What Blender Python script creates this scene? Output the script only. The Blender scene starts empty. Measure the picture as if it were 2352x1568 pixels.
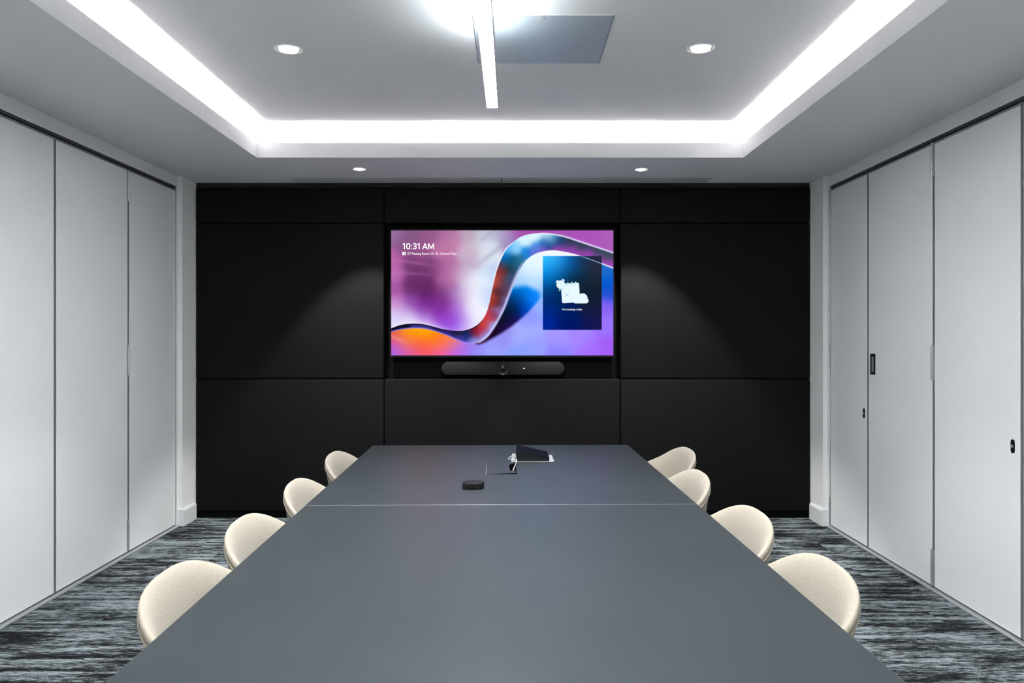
import bpy, bmesh, math, random
import numpy as np
from mathutils import Vector, Matrix

random.seed(4)
SC = bpy.context.scene
COL = SC.collection

# ------------------------------------------------------------------ camera, world, exposure
CAM_H = 1.361
F_PX = 1836.0
cam_d = bpy.data.cameras.new('camera')
cam = bpy.data.objects.new('camera', cam_d)
COL.objects.link(cam)
cam.location = (0, 0, CAM_H)
cam.rotation_euler = (math.pi / 2, 0, 0)
cam_d.sensor_width = 36.0
cam_d.lens = 36.0 * F_PX / 2352.0
cam_d.shift_x = -1.0 / 2352.0
cam_d.shift_y = -16.0 / 2352.0
cam_d.clip_start = 0.02
SC.camera = cam

world = bpy.data.worlds.new('world')
SC.world = world
world.use_nodes = True
world.node_tree.nodes['Background'].inputs[0].default_value = (0.0025, 0.0025, 0.0028, 1)
world.node_tree.nodes['Background'].inputs[1].default_value = 1.0

SC.view_settings.view_transform = 'Standard'
SC.view_settings.look = 'None'
SC.view_settings.exposure = 3.0
SC.view_settings.gamma = 1.0
SC.view_settings.use_curve_mapping = False

# light levels of the room's own fittings
LED_STRENGTH = 98.0 / 8      # cove tape
PEND_DOWN = 260.0 / 8           # linear pendant, lower diffuser
PEND_UP = 60.0 / 8            # linear pendant, upper diffuser
SPOT_SOFFIT = 225.0 / 8        # small downlights in the soffit
SPOT_CEIL = 85.0 / 8          # downlights in the raised ceiling

# ------------------------------------------------------------------ materials
def srgb(r, g, b):
    def f(c):
        c /= 255.0
        return c / 12.92 if c <= 0.04045 else ((c + 0.055) / 1.055) ** 2.4
    return (f(r), f(g), f(b), 1.0)

def mat(name, col, rough=0.5, metal=0.0, spec=0.5, bump=None, var=None):
    m = bpy.data.materials.new(name)
    m.use_nodes = True
    nt = m.node_tree
    b = nt.nodes['Principled BSDF']
    b.inputs['Base Color'].default_value = col
    b.inputs['Roughness'].default_value = rough
    b.inputs['Metallic'].default_value = metal
    b.inputs['Specular IOR Level'].default_value = spec
    tc = None
    if bump or var:
        tc = nt.nodes.new('ShaderNodeTexCoord')
    if var:   # (scale, amount)
        n = nt.nodes.new('ShaderNodeTexNoise')
        n.inputs['Scale'].default_value = var[0]
        n.inputs['Detail'].default_value = 4
        nt.links.new(tc.outputs['Object'], n.inputs['Vector'])
        r = nt.nodes.new('ShaderNodeValToRGB')
        a = var[1]
        r.color_ramp.elements[0].position = 0.3
        r.color_ramp.elements[1].position = 0.7
        r.color_ramp.elements[0].color = tuple(c * (1 - a) for c in col[:3]) + (1,)
        r.color_ramp.elements[1].color = tuple(min(1, c * (1 + a)) for c in col[:3]) + (1,)
        nt.links.new(n.outputs['Fac'], r.inputs['Fac'])
        nt.links.new(r.outputs['Color'], b.inputs['Base Color'])
    if bump:  # (scale, strength, distance)
        n = nt.nodes.new('ShaderNodeTexNoise')
        n.inputs['Scale'].default_value = bump[0]
        n.inputs['Detail'].default_value = 5
        nt.links.new(tc.outputs['Object'], n.inputs['Vector'])
        bp = nt.nodes.new('ShaderNodeBump')
        bp.inputs['Strength'].default_value = bump[1]
        bp.inputs['Distance'].default_value = bump[2]
        nt.links.new(n.outputs['Fac'], bp.inputs['Height'])
        nt.links.new(bp.outputs['Normal'], b.inputs['Normal'])
    return m

def emit(name, col, strength):
    m = bpy.data.materials.new(name)
    m.use_nodes = True
    nt = m.node_tree
    nt.nodes.remove(nt.nodes['Principled BSDF'])
    e = nt.nodes.new('ShaderNodeEmission')
    e.inputs[0].default_value = col
    e.inputs[1].default_value = strength
    nt.links.new(e.outputs[0], nt.nodes['Material Output'].inputs[0])
    return m

M = {}
M['plaster'] = mat('ceiling_plaster', (0.78, 0.785, 0.79, 1), 0.75, spec=0.25, bump=(9, 0.05, 0.01))
M['paint'] = mat('wall_paint', (0.86, 0.865, 0.85, 1), 0.6, spec=0.3, bump=(40, 0.04, 0.004))
M['gloss_white'] = mat('satin_woodwork', (0.78, 0.79, 0.79, 1), 0.35, var=(12, 0.03))
M['laminate'] = mat('partition_laminate', (0.81, 0.825, 0.83, 1), 0.38, spec=0.45, bump=(55, 0.012, 0.002))
M['alu'] = mat('partition_aluminium', (0.25, 0.265, 0.275, 1), 0.45, metal=0.35, var=(60, 0.06))
M['alu_light'] = mat('floor_channel_aluminium', (0.5, 0.52, 0.54, 1), 0.4, metal=0.5, var=(50, 0.06))
M['track'] = mat('dark_track', (0.06, 0.063, 0.066, 1), 0.5, metal=0.3, var=(30, 0.1))
M['steel'] = mat('hinge_steel', (0.5, 0.51, 0.52, 1), 0.4, metal=0.7, var=(80, 0.05))
M['black_plastic'] = mat('black_plastic', (0.004, 0.004, 0.0045, 1), 0.45, spec=0.3, bump=(300, 0.05, 0.001))
M['black_flat'] = mat('black_flat', (0.002, 0.002, 0.0022, 1), 0.7, spec=0.1, var=(20, 0.2))
M['bezel'] = mat('screen_bezel', (0.003, 0.003, 0.0032, 1), 0.5, spec=0.15, var=(80, 0.1))
M['fabric_black'] = mat('black_upholstery', (0.0094, 0.0091, 0.0098, 1), 0.7, spec=0.05, bump=(5.5, 0.28, 0.02), var=(350, 0.25))
M['bar_mesh'] = mat('speaker_bar_fabric', (0.0125, 0.0135, 0.015, 1), 0.75, spec=0.2, bump=(700, 0.3, 0.001), var=(500, 0.2))
M['table'] = mat('table_laminate', (0.032, 0.0375, 0.042, 1), 0.32, spec=0.06, bump=(180, 0.03, 0.001), var=(2.2, 0.05))
M['table_seam_glint'] = mat('table_seam_glint', (0.1, 0.105, 0.112, 1), 0.4, metal=0.5, var=(40, 0.06))  # paler than the top, paints in the highlight along the seam
M['table_leg'] = mat('table_leg_steel', (0.03, 0.031, 0.034, 1), 0.45, metal=0.5, var=(40, 0.1))
M['white_plastic'] = mat('white_plastic', (0.38, 0.39, 0.4, 1), 0.4, var=(90, 0.03))
M['paper'] = mat('crumpled_paper', (0.3, 0.32, 0.335, 1), 0.7, bump=(60, 0.3, 0.003))
M['panel_metal'] = mat('access_panel_metal', (0.44, 0.50, 0.53, 1), 0.38, metal=0.25, bump=(30, 0.02, 0.003))
M['trim_white'] = mat('downlight_trim', (0.75, 0.76, 0.75, 1), 0.35, var=(90, 0.03))
M['baffle'] = mat('downlight_baffle', (0.33, 0.35, 0.34, 1), 0.4, metal=0.3, var=(90, 0.05))
M['grille'] = mat('air_grille_paint', (0.5, 0.51, 0.52, 1), 0.5, var=(60, 0.05))
M['pend_body'] = mat('pendant_aluminium', (0.4, 0.41, 0.42, 1), 0.4, metal=0.6, var=(50, 0.05))
M['coaster'] = mat('coaster_leather', (0.0045, 0.0045, 0.0055, 1), 0.4, spec=0.3, bump=(150, 0.2, 0.002), var=(60, 0.25))
M['coaster_edge'] = mat('coaster_edge', (0.014, 0.0135, 0.011, 1), 0.5, var=(60, 0.2))
M['led'] = emit('cove_led_tape', (1.0, 0.955, 0.965, 1), LED_STRENGTH)
M['pend_down'] = emit('pendant_diffuser', (0.96, 0.985, 1.0, 1), PEND_DOWN)
M['pend_up'] = emit('pendant_uplight', (0.9, 0.965, 1.0, 1), PEND_UP)
M['lens'] = emit('downlight_lens', (1.0, 0.985, 0.95, 1), 9.0 / 8)
M['text'] = emit('screen_text', (1, 1, 1, 1), 1.15 / 8)
M['led_white'] = emit('status_led', (0.9, 0.95, 1, 1), 2.0 / 8)
for k_ in ('text', 'led_white', 'lens'):
    M[k_].cycles.emission_sampling = 'NONE'

def fabric_beige():
    m = bpy.data.materials.new('beige_melange_wool')
    m.use_nodes = True
    nt = m.node_tree
    b = nt.nodes['Principled BSDF']
    b.inputs['Roughness'].default_value = 0.92
    b.inputs['Specular IOR Level'].default_value = 0.15
    b.inputs['Sheen Weight'].default_value = 0.12
    tc = nt.nodes.new('ShaderNodeTexCoord')
    n = nt.nodes.new('ShaderNodeTexNoise')
    n.inputs['Scale'].default_value = 420
    n.inputs['Detail'].default_value = 6
    n.inputs['Roughness'].default_value = 0.7
    nt.links.new(tc.outputs['Object'], n.inputs['Vector'])
    r = nt.nodes.new('ShaderNodeValToRGB')
    e = r.color_ramp.elements
    e[0].position, e[0].color = 0.33, (0.225, 0.194, 0.155, 1)
    e[1].position, e[1].color = 0.62, (0.365, 0.33, 0.278, 1)
    x = r.color_ramp.elements.new(0.46)
    x.color = (0.30, 0.264, 0.215, 1)
    nt.links.new(n.outputs['Fac'], r.inputs['Fac'])
    nt.links.new(r.outputs['Color'], b.inputs['Base Color'])
    bp = nt.nodes.new('ShaderNodeBump')
    bp.inputs['Strength'].default_value = 0.25
    bp.inputs['Distance'].default_value = 0.002
    nt.links.new(n.outputs['Fac'], bp.inputs['Height'])
    nt.links.new(bp.outputs['Normal'], b.inputs['Normal'])
    return m
M['fabric'] = fabric_beige()
M['piping'] = mat('beige_piping', (0.42, 0.37, 0.29, 1), 0.9, spec=0.15, var=(250, 0.15))

def carpet():
    m = bpy.data.materials.new('streaked_carpet')
    m.use_nodes = True
    nt = m.node_tree
    L = nt.links.new
    N = nt.nodes.new
    b = nt.nodes['Principled BSDF']
    b.inputs['Roughness'].default_value = 0.95
    b.inputs['Specular IOR Level'].default_value = 0.1
    tc = N('ShaderNodeTexCoord')
    # carpet planks 1 m x 0.25 m, rows shifted, each with its own slice of the streak pattern
    sep = N('ShaderNodeSeparateXYZ')
    L(tc.outputs['Object'], sep.inputs[0])
    def math_(op, a_, b_=None):
        q = N('ShaderNodeMath'); q.operation = op
        L(a_, q.inputs[0])
        if b_ is None: return q.outputs[0]
        if isinstance(b_, (int, float)): q.inputs[1].default_value = b_
        else: L(b_, q.inputs[1])
        return q.outputs[0]
    row = math_('FLOOR', math_('MULTIPLY', sep.outputs[1], 4.0))
    w1 = N('ShaderNodeTexWhiteNoise'); w1.noise_dimensions = '1D'
    L(row, w1.inputs['W'])
    colm = math_('FLOOR', math_('ADD', sep.outputs[0], w1.outputs['Value']))
    cmb = N('ShaderNodeCombineXYZ')
    L(colm, cmb.inputs[0]); L(row, cmb.inputs[1])
    wn = N('ShaderNodeTexWhiteNoise'); wn.noise_dimensions = '2D'
    L(cmb.outputs[0], wn.inputs['Vector'])
    off = N('ShaderNodeVectorMath'); off.operation = 'SCALE'
    off.inputs['Scale'].default_value = 0.2
    L(wn.outputs['Color'], off.inputs[0])
    add = N('ShaderNodeVectorMath'); add.operation = 'ADD'
    L(tc.outputs['Object'], add.inputs[0]); L(off.outputs[0], add.inputs[1])
    def streak(sx, sy, detail, rough):
        mp = N('ShaderNodeMapping')
        mp.inputs['Scale'].default_value = (sx, sy, 1)
        L(add.outputs[0], mp.inputs['Vector'])
        n = N('ShaderNodeTexNoise')
        n.noise_dimensions = '2D'
        n.inputs['Scale'].default_value = 1.0
        n.inputs['Detail'].default_value = detail
        n.inputs['Roughness'].default_value = rough
        L(mp.outputs[0], n.inputs['Vector'])
        return n.outputs['Fac']
    a = streak(3.0, 24, 4, 0.6)
    c = streak(22, 110, 3, 0.65)
    d = streak(190, 420, 2, 0.5)
    e0 = streak(1.1, 4.5, 2, 0.5)
    def mul(s, k):
        q = N('ShaderNodeMath'); q.operation = 'MULTIPLY'; q.inputs[1].default_value = k
        L(s, q.inputs[0]); return q.outputs[0]
    def plus(s, t):
        q = N('ShaderNodeMath'); q.operation = 'ADD'
        L(s, q.inputs[0]); L(t, q.inputs[1]); return q.outputs[0]
    v = plus(plus(plus(mul(a, 0.40), mul(c, 0.29)), mul(d, 0.16)), mul(e0, 0.15))
    r = N('ShaderNodeValToRGB')
    e = r.color_ramp.elements
    e[0].position, e[0].color = 0.435, (0.008, 0.0083, 0.0095, 1)
    e[1].position, e[1].color = 0.575, (0.29, 0.334, 0.352, 1)
    x = e.new(0.47); x.color = (0.024, 0.026, 0.029, 1)
    x = e.new(0.512); x.color = (0.115, 0.134, 0.142, 1)
    L(v, r.inputs['Fac'])
    L(r.outputs['Color'], b.inputs['Base Color'])
    bp = N('ShaderNodeBump')
    bp.inputs['Strength'].default_value = 0.35
    bp.inputs['Distance'].default_value = 0.004
    L(d, bp.inputs['Height'])
    L(bp.outputs['Normal'], b.inputs['Normal'])
    return m
M['carpet'] = carpet()

# ------------------------------------------------------------------ helpers
def tag(o, label=None, cat=None, group=None, kind=None):
    if label: o['label'] = label
    if cat: o['category'] = cat
    if group: o['group'] = group
    if kind: o['kind'] = kind
    return o

def empty(name, loc=(0, 0, 0), rz=0.0):
    o = bpy.data.objects.new(name, None)
    o.empty_display_size = 0.05
    o.location = loc
    o.rotation_euler = (0, 0, rz)
    COL.objects.link(o)
    return o

def link(name, me, m, parent=None, loc=None):
    o = bpy.data.objects.new(name, me)
    COL.objects.link(o)
    if m is not None and not me.materials:
        me.materials.append(m)
    if parent is not None:
        o.parent = parent
    if loc is not None:
        o.location = loc
    return o

class MB:
    """collects boxes / prisms / tubes and builds ONE mesh object"""
    def __init__(self):
        self.bm = bmesh.new()
    def box(self, x0, x1, y0, y1, z0, z1, bevel=0.0, seg=2, mi=0):
        bm = self.bm
        vs = [bm.verts.new(p) for p in ((x0, y0, z0), (x1, y0, z0), (x1, y1, z0), (x0, y1, z0),
                                         (x0, y0, z1), (x1, y0, z1), (x1, y1, z1), (x0, y1, z1))]
        fs = [bm.faces.new([vs[i] for i in q]) for q in
              ((3, 2, 1, 0), (4, 5, 6, 7), (0, 1, 5, 4), (1, 2, 6, 5), (2, 3, 7, 6), (3, 0, 4, 7))]
        for f in fs: f.material_index = mi
        if bevel > 0:
            es = list({e for f in fs for e in f.edges})
            bmesh.ops.bevel(bm, geom=es, offset=bevel, segments=seg, profile=0.5, affect='EDGES')
        return self
    def prism(self, pts, axis, a, b, mi=0):
        """polygon pts (2D) extruded along axis from a to b"""
        bm = self.bm
        def P(u, v, t):
            return {'x': (t, u, v), 'y': (u, t, v), 'z': (u, v, t)}[axis]
        lo = [bm.verts.new(P(u, v, a)) for u, v in pts]
        hi = [bm.verts.new(P(u, v, b)) for u, v in pts]
        n = len(pts)
        fs = [bm.faces.new(lo[::-1]), bm.faces.new(hi)]
        for i in range(n):
            fs.append(bm.faces.new((lo[i], lo[(i + 1) % n], hi[(i + 1) % n], hi[i])))
        for f in fs: f.material_index = mi
        return self
    def lathe(self, prof, seg=32, c=(0, 0, 0), mi=0, axis='z'):
        """profile [(r,h)...]; r==0 ends become poles"""
        bm = self.bm
        rings = []
        for r, h in prof:
            ring = []
            k = 1 if r < 1e-6 else seg
            for i in range(k):
                a = 2 * math.pi * i / seg
                p = (r * math.cos(a), r * math.sin(a), h)
                if axis == 'y':
                    p = (p[0], h, p[1])
                ring.append(bm.verts.new((c[0] + p[0], c[1] + p[1], c[2] + p[2])))
            rings.append(ring)
        for A, B in zip(rings[:-1], rings[1:]):
            for i in range(seg):
                j = (i + 1) % seg
                if len(A) == 1 and len(B) == 1: continue
                if len(A) == 1: f = bm.faces.new((A[0], B[j], B[i]))
                elif len(B) == 1: f = bm.faces.new((A[i], A[j], B[0]))
                else: f = bm.faces.new((A[i], A[j], B[j], B[i]))
                f.material_index = mi
        return self
    def tube(self, pts, r, seg=8, r2=None):
        bm = self.bm
        pts = [Vector(p) for p in pts]
        n = len(pts)
        rings = []
        up = Vector((0, 0, 1))
        for i, p in enumerate(pts):
            t = (pts[min(i + 1, n - 1)] - pts[max(i - 1, 0)]).normalized()
            s = t.cross(up)
            if s.length < 1e-3: s = t.cross(Vector((0, 1, 0)))
            s.normalize()
            u = s.cross(t)
            rr = r if r2 is None else r + (r2 - r) * i / (n - 1)
            rings.append([bm.verts.new(p + (s * math.cos(2 * math.pi * k / seg) + u * math.sin(2 * math.pi * k / seg)) * rr)
                          for k in range(seg)])
        for A, B in zip(rings[:-1], rings[1:]):
            for k in range(seg):
                bm.faces.new((A[k], A[(k + 1) % seg], B[(k + 1) % seg], B[k]))
        bm.faces.new(rings[0][::-1]); bm.faces.new(rings[-1])
        return self
    def mesh(self, name, smooth=False, recalc=True):
        if recalc:
            bmesh.ops.recalc_face_normals(self.bm, faces=self.bm.faces[:])
        me = bpy.data.meshes.new(name)
        self.bm.to_mesh(me)
        self.bm.free()
        if smooth:
            for p in me.polygons: p.use_smooth = True
        return me
    def build(self, name, m, parent=None, smooth=False, loc=None, recalc=True):
        me = self.mesh(name, smooth, recalc)
        if isinstance(m, (list, tuple)):
            for k in m: me.materials.append(k)
            m = None
        return link(name, me, m, parent, loc)

def smooth_by_angle(o, deg=40):
    me = o.data
    for p in me.polygons: p.use_smooth = True
    bm = bmesh.new(); bm.from_mesh(me)
    for e in bm.edges:
        if len(e.link_faces) == 2 and e.calc_face_angle(0) > math.radians(deg):
            e.smooth = False
    bm.to_mesh(me); bm.free()

def struct(o):
    o['kind'] = 'structure'
    return o

# ------------------------------------------------------------------ room dimensions
XL, XR = -2.385, 2.25          # partition faces
RL, RR = -2.350, 2.210         # wall returns next to the dark wall
YF = 5.92                      # face of the upholstered wall
YB = -0.95                     # wall behind the camera
ZS = 2.487                     # soffit
ZC = 2.697                     # raised ceiling
ZLIP = 2.581                   # top of the cove upstand
CX0, CX1 = -1.628, 1.470       # coffer opening
CY0, CY1 = -0.10, 5.091

# floor
struct(MB().box(XL - 0.25, XR + 0.25, YB - 0.1, YF + 0.25, -0.06, 0.0).build('floor', M['carpet']))

# ceiling: soffit ring, thin upstand, cove tray and raised slab in one shell
c = MB()
x0, x1, y0, y1 = XL - 0.25, XR + 0.25, YB - 0.1, YF + 0.25
T = 0.014
c.box(x0, CX0 - 0.006, y0, y1, ZS, ZS + T)
c.box(CX1 + 0.006, x1, y0, y1, ZS, ZS + T)
c.box(CX0 - 0.006, CX1 + 0.006, CY1 + 0.006, y1, ZS, ZS + T)
c.box(CX0 - 0.006, CX1 + 0.006, y0, CY0 - 0.006, ZS, ZS + T)
c.box(CX0 - 0.006, CX0, CY0 - 0.006, CY1 + 0.006, ZS, ZLIP)
c.box(CX1, CX1 + 0.006, CY0 - 0.006, CY1 + 0.006, ZS, ZLIP)
c.box(CX0, CX1, CY1, CY1 + 0.006, ZS, ZLIP)
c.box(CX0, CX1, CY0 - 0.006, CY0, ZS, ZLIP)
D = 0.30
c.box(CX0 - D - 0.02, CX0 - D, CY0 - D, CY1 + D, ZS + T, ZC)
c.box(CX1 + D, CX1 + D + 0.02, CY0 - D, CY1 + D, ZS + T, ZC)
c.box(CX0 - D, CX1 + D, CY1 + D, CY1 + D + 0.02, ZS + T, ZC)
c.box(CX0 - D, CX1 + D, CY0 - D - 0.02, CY0 - D, ZS + T, ZC)
c.box(CX0 - D - 0.02, CX1 + D + 0.02, CY0 - D - 0.02, CY1 + D + 0.02, ZC, ZC + 0.05)
struct(c.build('ceiling', M['plaster']))

# side walls: header above the partition, return beside the dark wall, wall continuing outside the opening
HZ = 2.412
PEND_F = 5.69                   # far end of the partition opening
def side_wall(name, s, xp, xr):
    w = MB()
    def bx(a, b, *k): w.box(min(a, b), max(a, b), *k)
    bx(xp, xp + s * 0.2, YB, YF + 0.2, HZ, ZS)                      # header
    bx(xr, xr + s * 0.24, PEND_F, YF + 0.2, 0, ZS)                  # return
    bx(xp + s * 0.075, xp + s * 0.2, YB, PEND_F, 0, HZ)             # back of the pocket
    return struct(w.build(name, M['paint']))
side_wall('wall_left', -1, XL, RL)
side_wall('wall_right', 1, XR, RR)
struct(MB().box(XL - 0.2, XR + 0.2, YB - 0.1, YB, 0, ZS).build('wall_back', M['paint']))

# skirting blocks on the returns
def skirting(name, xr, s):
    b = MB()
    b.prism([(xr + s * 0.0, 0), (xr - s * 0.016, 0), (xr - s * 0.016, 0.105), (xr - s * 0.010, 0.118), (xr + s * 0.0, 0.118)],
            'y', PEND_F - 0.016, YF - 0.012)
    b.box(min(xr, xr + s * 0.033), max(xr, xr + s * 0.033), PEND_F - 0.016, PEND_F, 0, 0.118)
    return struct(b.build(name, M['gloss_white']))
skirting('baseboard_left', RL, -1)
skirting('baseboard_right', RR, 1)
# slim jamb strips where the leaves meet the returns
struct(MB().box(XL - 0.02, XL + 0.004, PEND_F - 0.020, PEND_F, 0.0, HZ).build('trim_1', M['gloss_white']))
struct(MB().box(XR - 0.010, XR + 0.02, PEND_F - 0.026, PEND_F, 0.0, HZ).build('trim_2', M['gloss_white']))

# ------------------------------------------------------------------ dark upholstered wall
def wz(y): return CAM_H + (768.0 - y) / 310.1
def wx(x): return (x - 1177.0) / 310.1
NX0, NX1 = wx(882), wx(1425)
NZ0, NZ1 = wz(870), wz(512)
NICHE = 0.13
w = MB()
w.box(RL - 0.2, RR + 0.2, YF + NICHE, YF + 0.24, 0, ZS)                     # back
w.box(RL, NX0 - 0.002, YF + 0.045, YF + NICHE, 0.0, ZS)
w.box(NX1 + 0.002, RR, YF + 0.045, YF + NICHE, 0.0, ZS)
w.box(NX0 - 0.002, NX1 + 0.002, YF + 0.045, YF + NICHE, 0.0, NZ0 - 0.004)
w.box(NX0 - 0.002, NX1 + 0.002, YF + 0.045, YF + NICHE, NZ1 + 0.004, ZS)
wall_far = struct(w.build('wall_far', M['black_flat']))
def pad(xa, xb, za, zb):
    g = 0.0022
    o = MB().box(xa + g, xb - g, YF, YF + 0.045, za + g, zb - g, bevel=0.011, seg=4).build('wall_panel', M['fabric_black'], wall_far)
    smooth_by_angle(o, 50)
    return o
xe0, xe1 = RL + 0.004, RR - 0.004
zt, zb_ = wz(429), wz(1175)
for xa, xb in ((xe0, NX0), (NX0, NX1), (NX1, xe1)):
    pad(xa, xb, NZ1, zt)
    pad(xa, xb, zb_, NZ0)
pad(xe0, NX0, NZ0, NZ1)
pad(NX1, xe1, NZ0, NZ1)
# glossy shadow strip between the pads and the soffit
o = MB().box(xe0, xe1, YF + 0.020, YF + 0.045, zt + 0.001, ZS - 0.0005).build('trim_3', mat('dark_gloss_strip', (0.01, 0.01, 0.011, 1), 0.28, var=(20, 0.1)))
struct(o)
o = MB().box(xe0, xe1, YF + 0.025, YF + 0.045, 0.0, zb_ - 0.001).build('trim_4', M['black_flat'])
struct(o)

# ------------------------------------------------------------------ folding partitions
def partition(s, xp, seams, label, hinges, name='folding_partition'):
    """seams: list of (y_near, y_far) leaves; s = +1 on the right"""
    root = empty(name, (xp, seams[0][0], 0))
    inv = Vector((-xp, -seams[0][0], 0))
    def put(mb, nm, m, parent=root):
        o = mb.build(nm, m, parent)
        if parent is root:
            o.location = inv
        return o
    def B(mb, d0, d1, *k, **kw):     # d = depth outward from the face
        a, b = xp + s * d0, xp + s * d1
        return mb.box(min(a, b), max(a, b), *k, **kw)
    ya, yb = seams[-1][0], seams[0][1]
    for (a, b) in seams:
        e = 0.0105
        leaf = put(B(MB(), 0.0, 0.05, a + e + 0.002, b - e - 0.002, 0.016, 2.377, bevel=0.0015, seg=1), 'leaf', M['laminate'])
        for (q0, q1) in ((a + 0.002, a + e + 0.002), (b - e - 0.002, b - 0.002)):
            B(MB(), 0.0015, 0.05, q0, q1, 0.016, 2.377).build('edge_profile', M['alu'], leaf)
        B(MB(), 0.006, 0.046, a + 0.002, b - 0.002, 2.3775, 2.390).build('top_seal', M['alu'], leaf)
        B(MB(), 0.006, 0.046, a + 0.002, b - 0.002, 0.0085, 0.0155).build('bottom_seal', M['track'], leaf)
    put(B(MB(), 0.002, 0.07, ya, yb, 2.396, HZ - 0.0005, bevel=0.001, seg=1), 'head_track', M['track'])
    put(B(MB(), -0.026, 0.055, ya, yb, 0.0, 0.008, bevel=0.002, seg=1), 'floor_channel', M['alu_light'])
    for (y, zlo, zhi) in hinges:
        h = MB()
        B(h, -0.003, 0.003, y - 0.016, y + 0.016, zlo, zhi)
        o = put(h, 'hinge', M['steel'])
        k = MB()
        for i in range(5):
            dz = (zhi - zlo) / 5
            k.lathe([(0, zlo + i * dz + 0.001), (0.006, zlo + i * dz + 0.001), (0.006, zlo + (i + 1) * dz - 0.001), (0, zlo + (i + 1) * dz - 0.001)],
                    10, (xp - s * 0.004, y, 0))
        k.build('knuckle', M['steel'], o)
    return root, inv, put, B

def leaves(first, width, n):
    out = list(first)
    y = out[-1][0]
    for i in range(n):
        out.append((y - width, y)); y -= width
    return out
lseams = leaves([(4.966, 5.668), (4.169, 4.966)], 0.797, 4)
lseams = [q for q in lseams if q[0] > YB] 
lseams.append((YB + 0.01, lseams[-1][0]))
def hz(y, Y): return CAM_H + (768 - y) * Y / F_PX
hl = [(4.957, hz(462, 4.966), hz(392, 4.966)), (4.957, hz(862, 4.966), hz(792, 4.966)), (4.957, hz(1262, 4.966), hz(1194, 4.966))]
pl = partition(-1, XL, lseams, '', hl)
tag(pl[0], 'row of white folding wall panels along the left side, without handles', 'partition', 'folding partition walls')
rseams = leaves([(5.062, 5.662), (4.272, 5.062), (3.530, 4.272)], 0.79, 4)
rseams.append((YB + 0.01, rseams[-1][0]))
hr = [(4.280, hz(405, 4.272), hz(327, 4.272)), (4.280, hz(872, 4.272), hz(793, 4.272)), (4.280, hz(1345, 4.272), hz(1262, 4.272)),
      (5.660, hz(490, 5.65), hz(431, 5.65)), (5.660, hz(846, 5.65), hz(786, 5.65)), (5.660, hz(1204, 5.65), hz(1141, 5.65))]
pr = partition(1, XR, rseams, '', hr)
tag(pr[0], 'row of white folding wall panels along the right side, with black pull and locks', 'partition', 'folding partition walls')
rr, inv, put, B = pr
# recessed flush pull
fp = MB()
ya, yb, za, zb2 = 4.955, 5.020, 1.111, 1.241
B(fp, -0.003, 0.001, ya, yb, za, za + 0.018); B(fp, -0.003, 0.001, ya, yb, zb2 - 0.018, zb2)
B(fp, -0.003, 0.001, ya, ya + 0.014, za + 0.018, zb2 - 0.018); B(fp, -0.003, 0.001, yb - 0.014, yb, za + 0.018, zb2 - 0.018)
o = put(fp, 'flush_pull', M['black_plastic']); o['label'] = 'black framed flush pull'
B(MB(), -0.001, 0.001, ya + 0.014, yb - 0.014, za + 0.018, zb2 - 0.018).build('pull_cup', M['steel'], o)
for (yc, zc, hw, hh) in ((5.113, 0.858, 0.012, 0.031), (3.592, 0.859, 0.013, 0.031)):
    k = MB()
    pts = []
    for i in range(24):
        a = 2 * math.pi * i / 24
        cu, su = math.cos(a), math.sin(a)
        pts.append((yc + hw * math.copysign(abs(cu) ** 0.6, cu), zc + hh * math.copysign(abs(su) ** 0.6, su)))
    k.prism(pts, 'x', XR - 0.004, XR + 0.001)
    o = put(k, 'lock_plate', M['black_plastic']); o['label'] = 'small black lock plate'
    k = MB().lathe([(0, 0), (0.008, 0), (0.008, 0.003), (0, 0.003)], 16, (0, 0, 0))
    bmesh.ops.transform(k.bm, matrix=Matrix.Translation((XR - 0.004, yc, zc)) @ Matrix.Rotation(-math.pi / 2, 4, 'Y'), verts=k.bm.verts[:])
    k.build('keyhole', M['steel'], o)

# ------------------------------------------------------------------ cove lights (LED tape lying behind the upstand)
def cove(label, x0, x1, y0, y1):
    root = empty('cove_light', ((x0 + x1) / 2, (y0 + y1) / 2, ZS + T))
    dx, dy = (x1 - x0) / 2, (y1 - y0) / 2
    MB().box(-dx - 0.004, dx + 0.004, -dy - 0.004, dy + 0.004, 0.0, 0.014).build('profile', M['alu_light'], root)
    MB().box(-dx, dx, -dy, dy, 0.0142, 0.020).build('led_tape', M['led'], root)
    tag(root, label, 'cove light', 'hidden light strips round the ceiling recess')
e, hwid = 0.055, 0.005
cove('glowing cove light strip along the left edge of the ceiling recess', CX0 - e - hwid, CX0 - e + hwid, CY0 - e + 0.03, CY1 + e - 0.03)
cove('glowing cove light strip along the right edge of the ceiling recess', CX1 + e - hwid, CX1 + e + hwid, CY0 - e + 0.03, CY1 + e - 0.03)
cove('glowing cove light strip along the far edge of the ceiling recess, above the screen', CX0 - e + 0.03, CX1 + e - 0.03, CY1 + e - hwid, CY1 + e + hwid)
cove('glowing cove light strip along the near edge of the ceiling recess', CX0 - e + 0.03, CX1 + e - 0.03, CY0 - e - hwid, CY0 - e + hwid)

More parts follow.
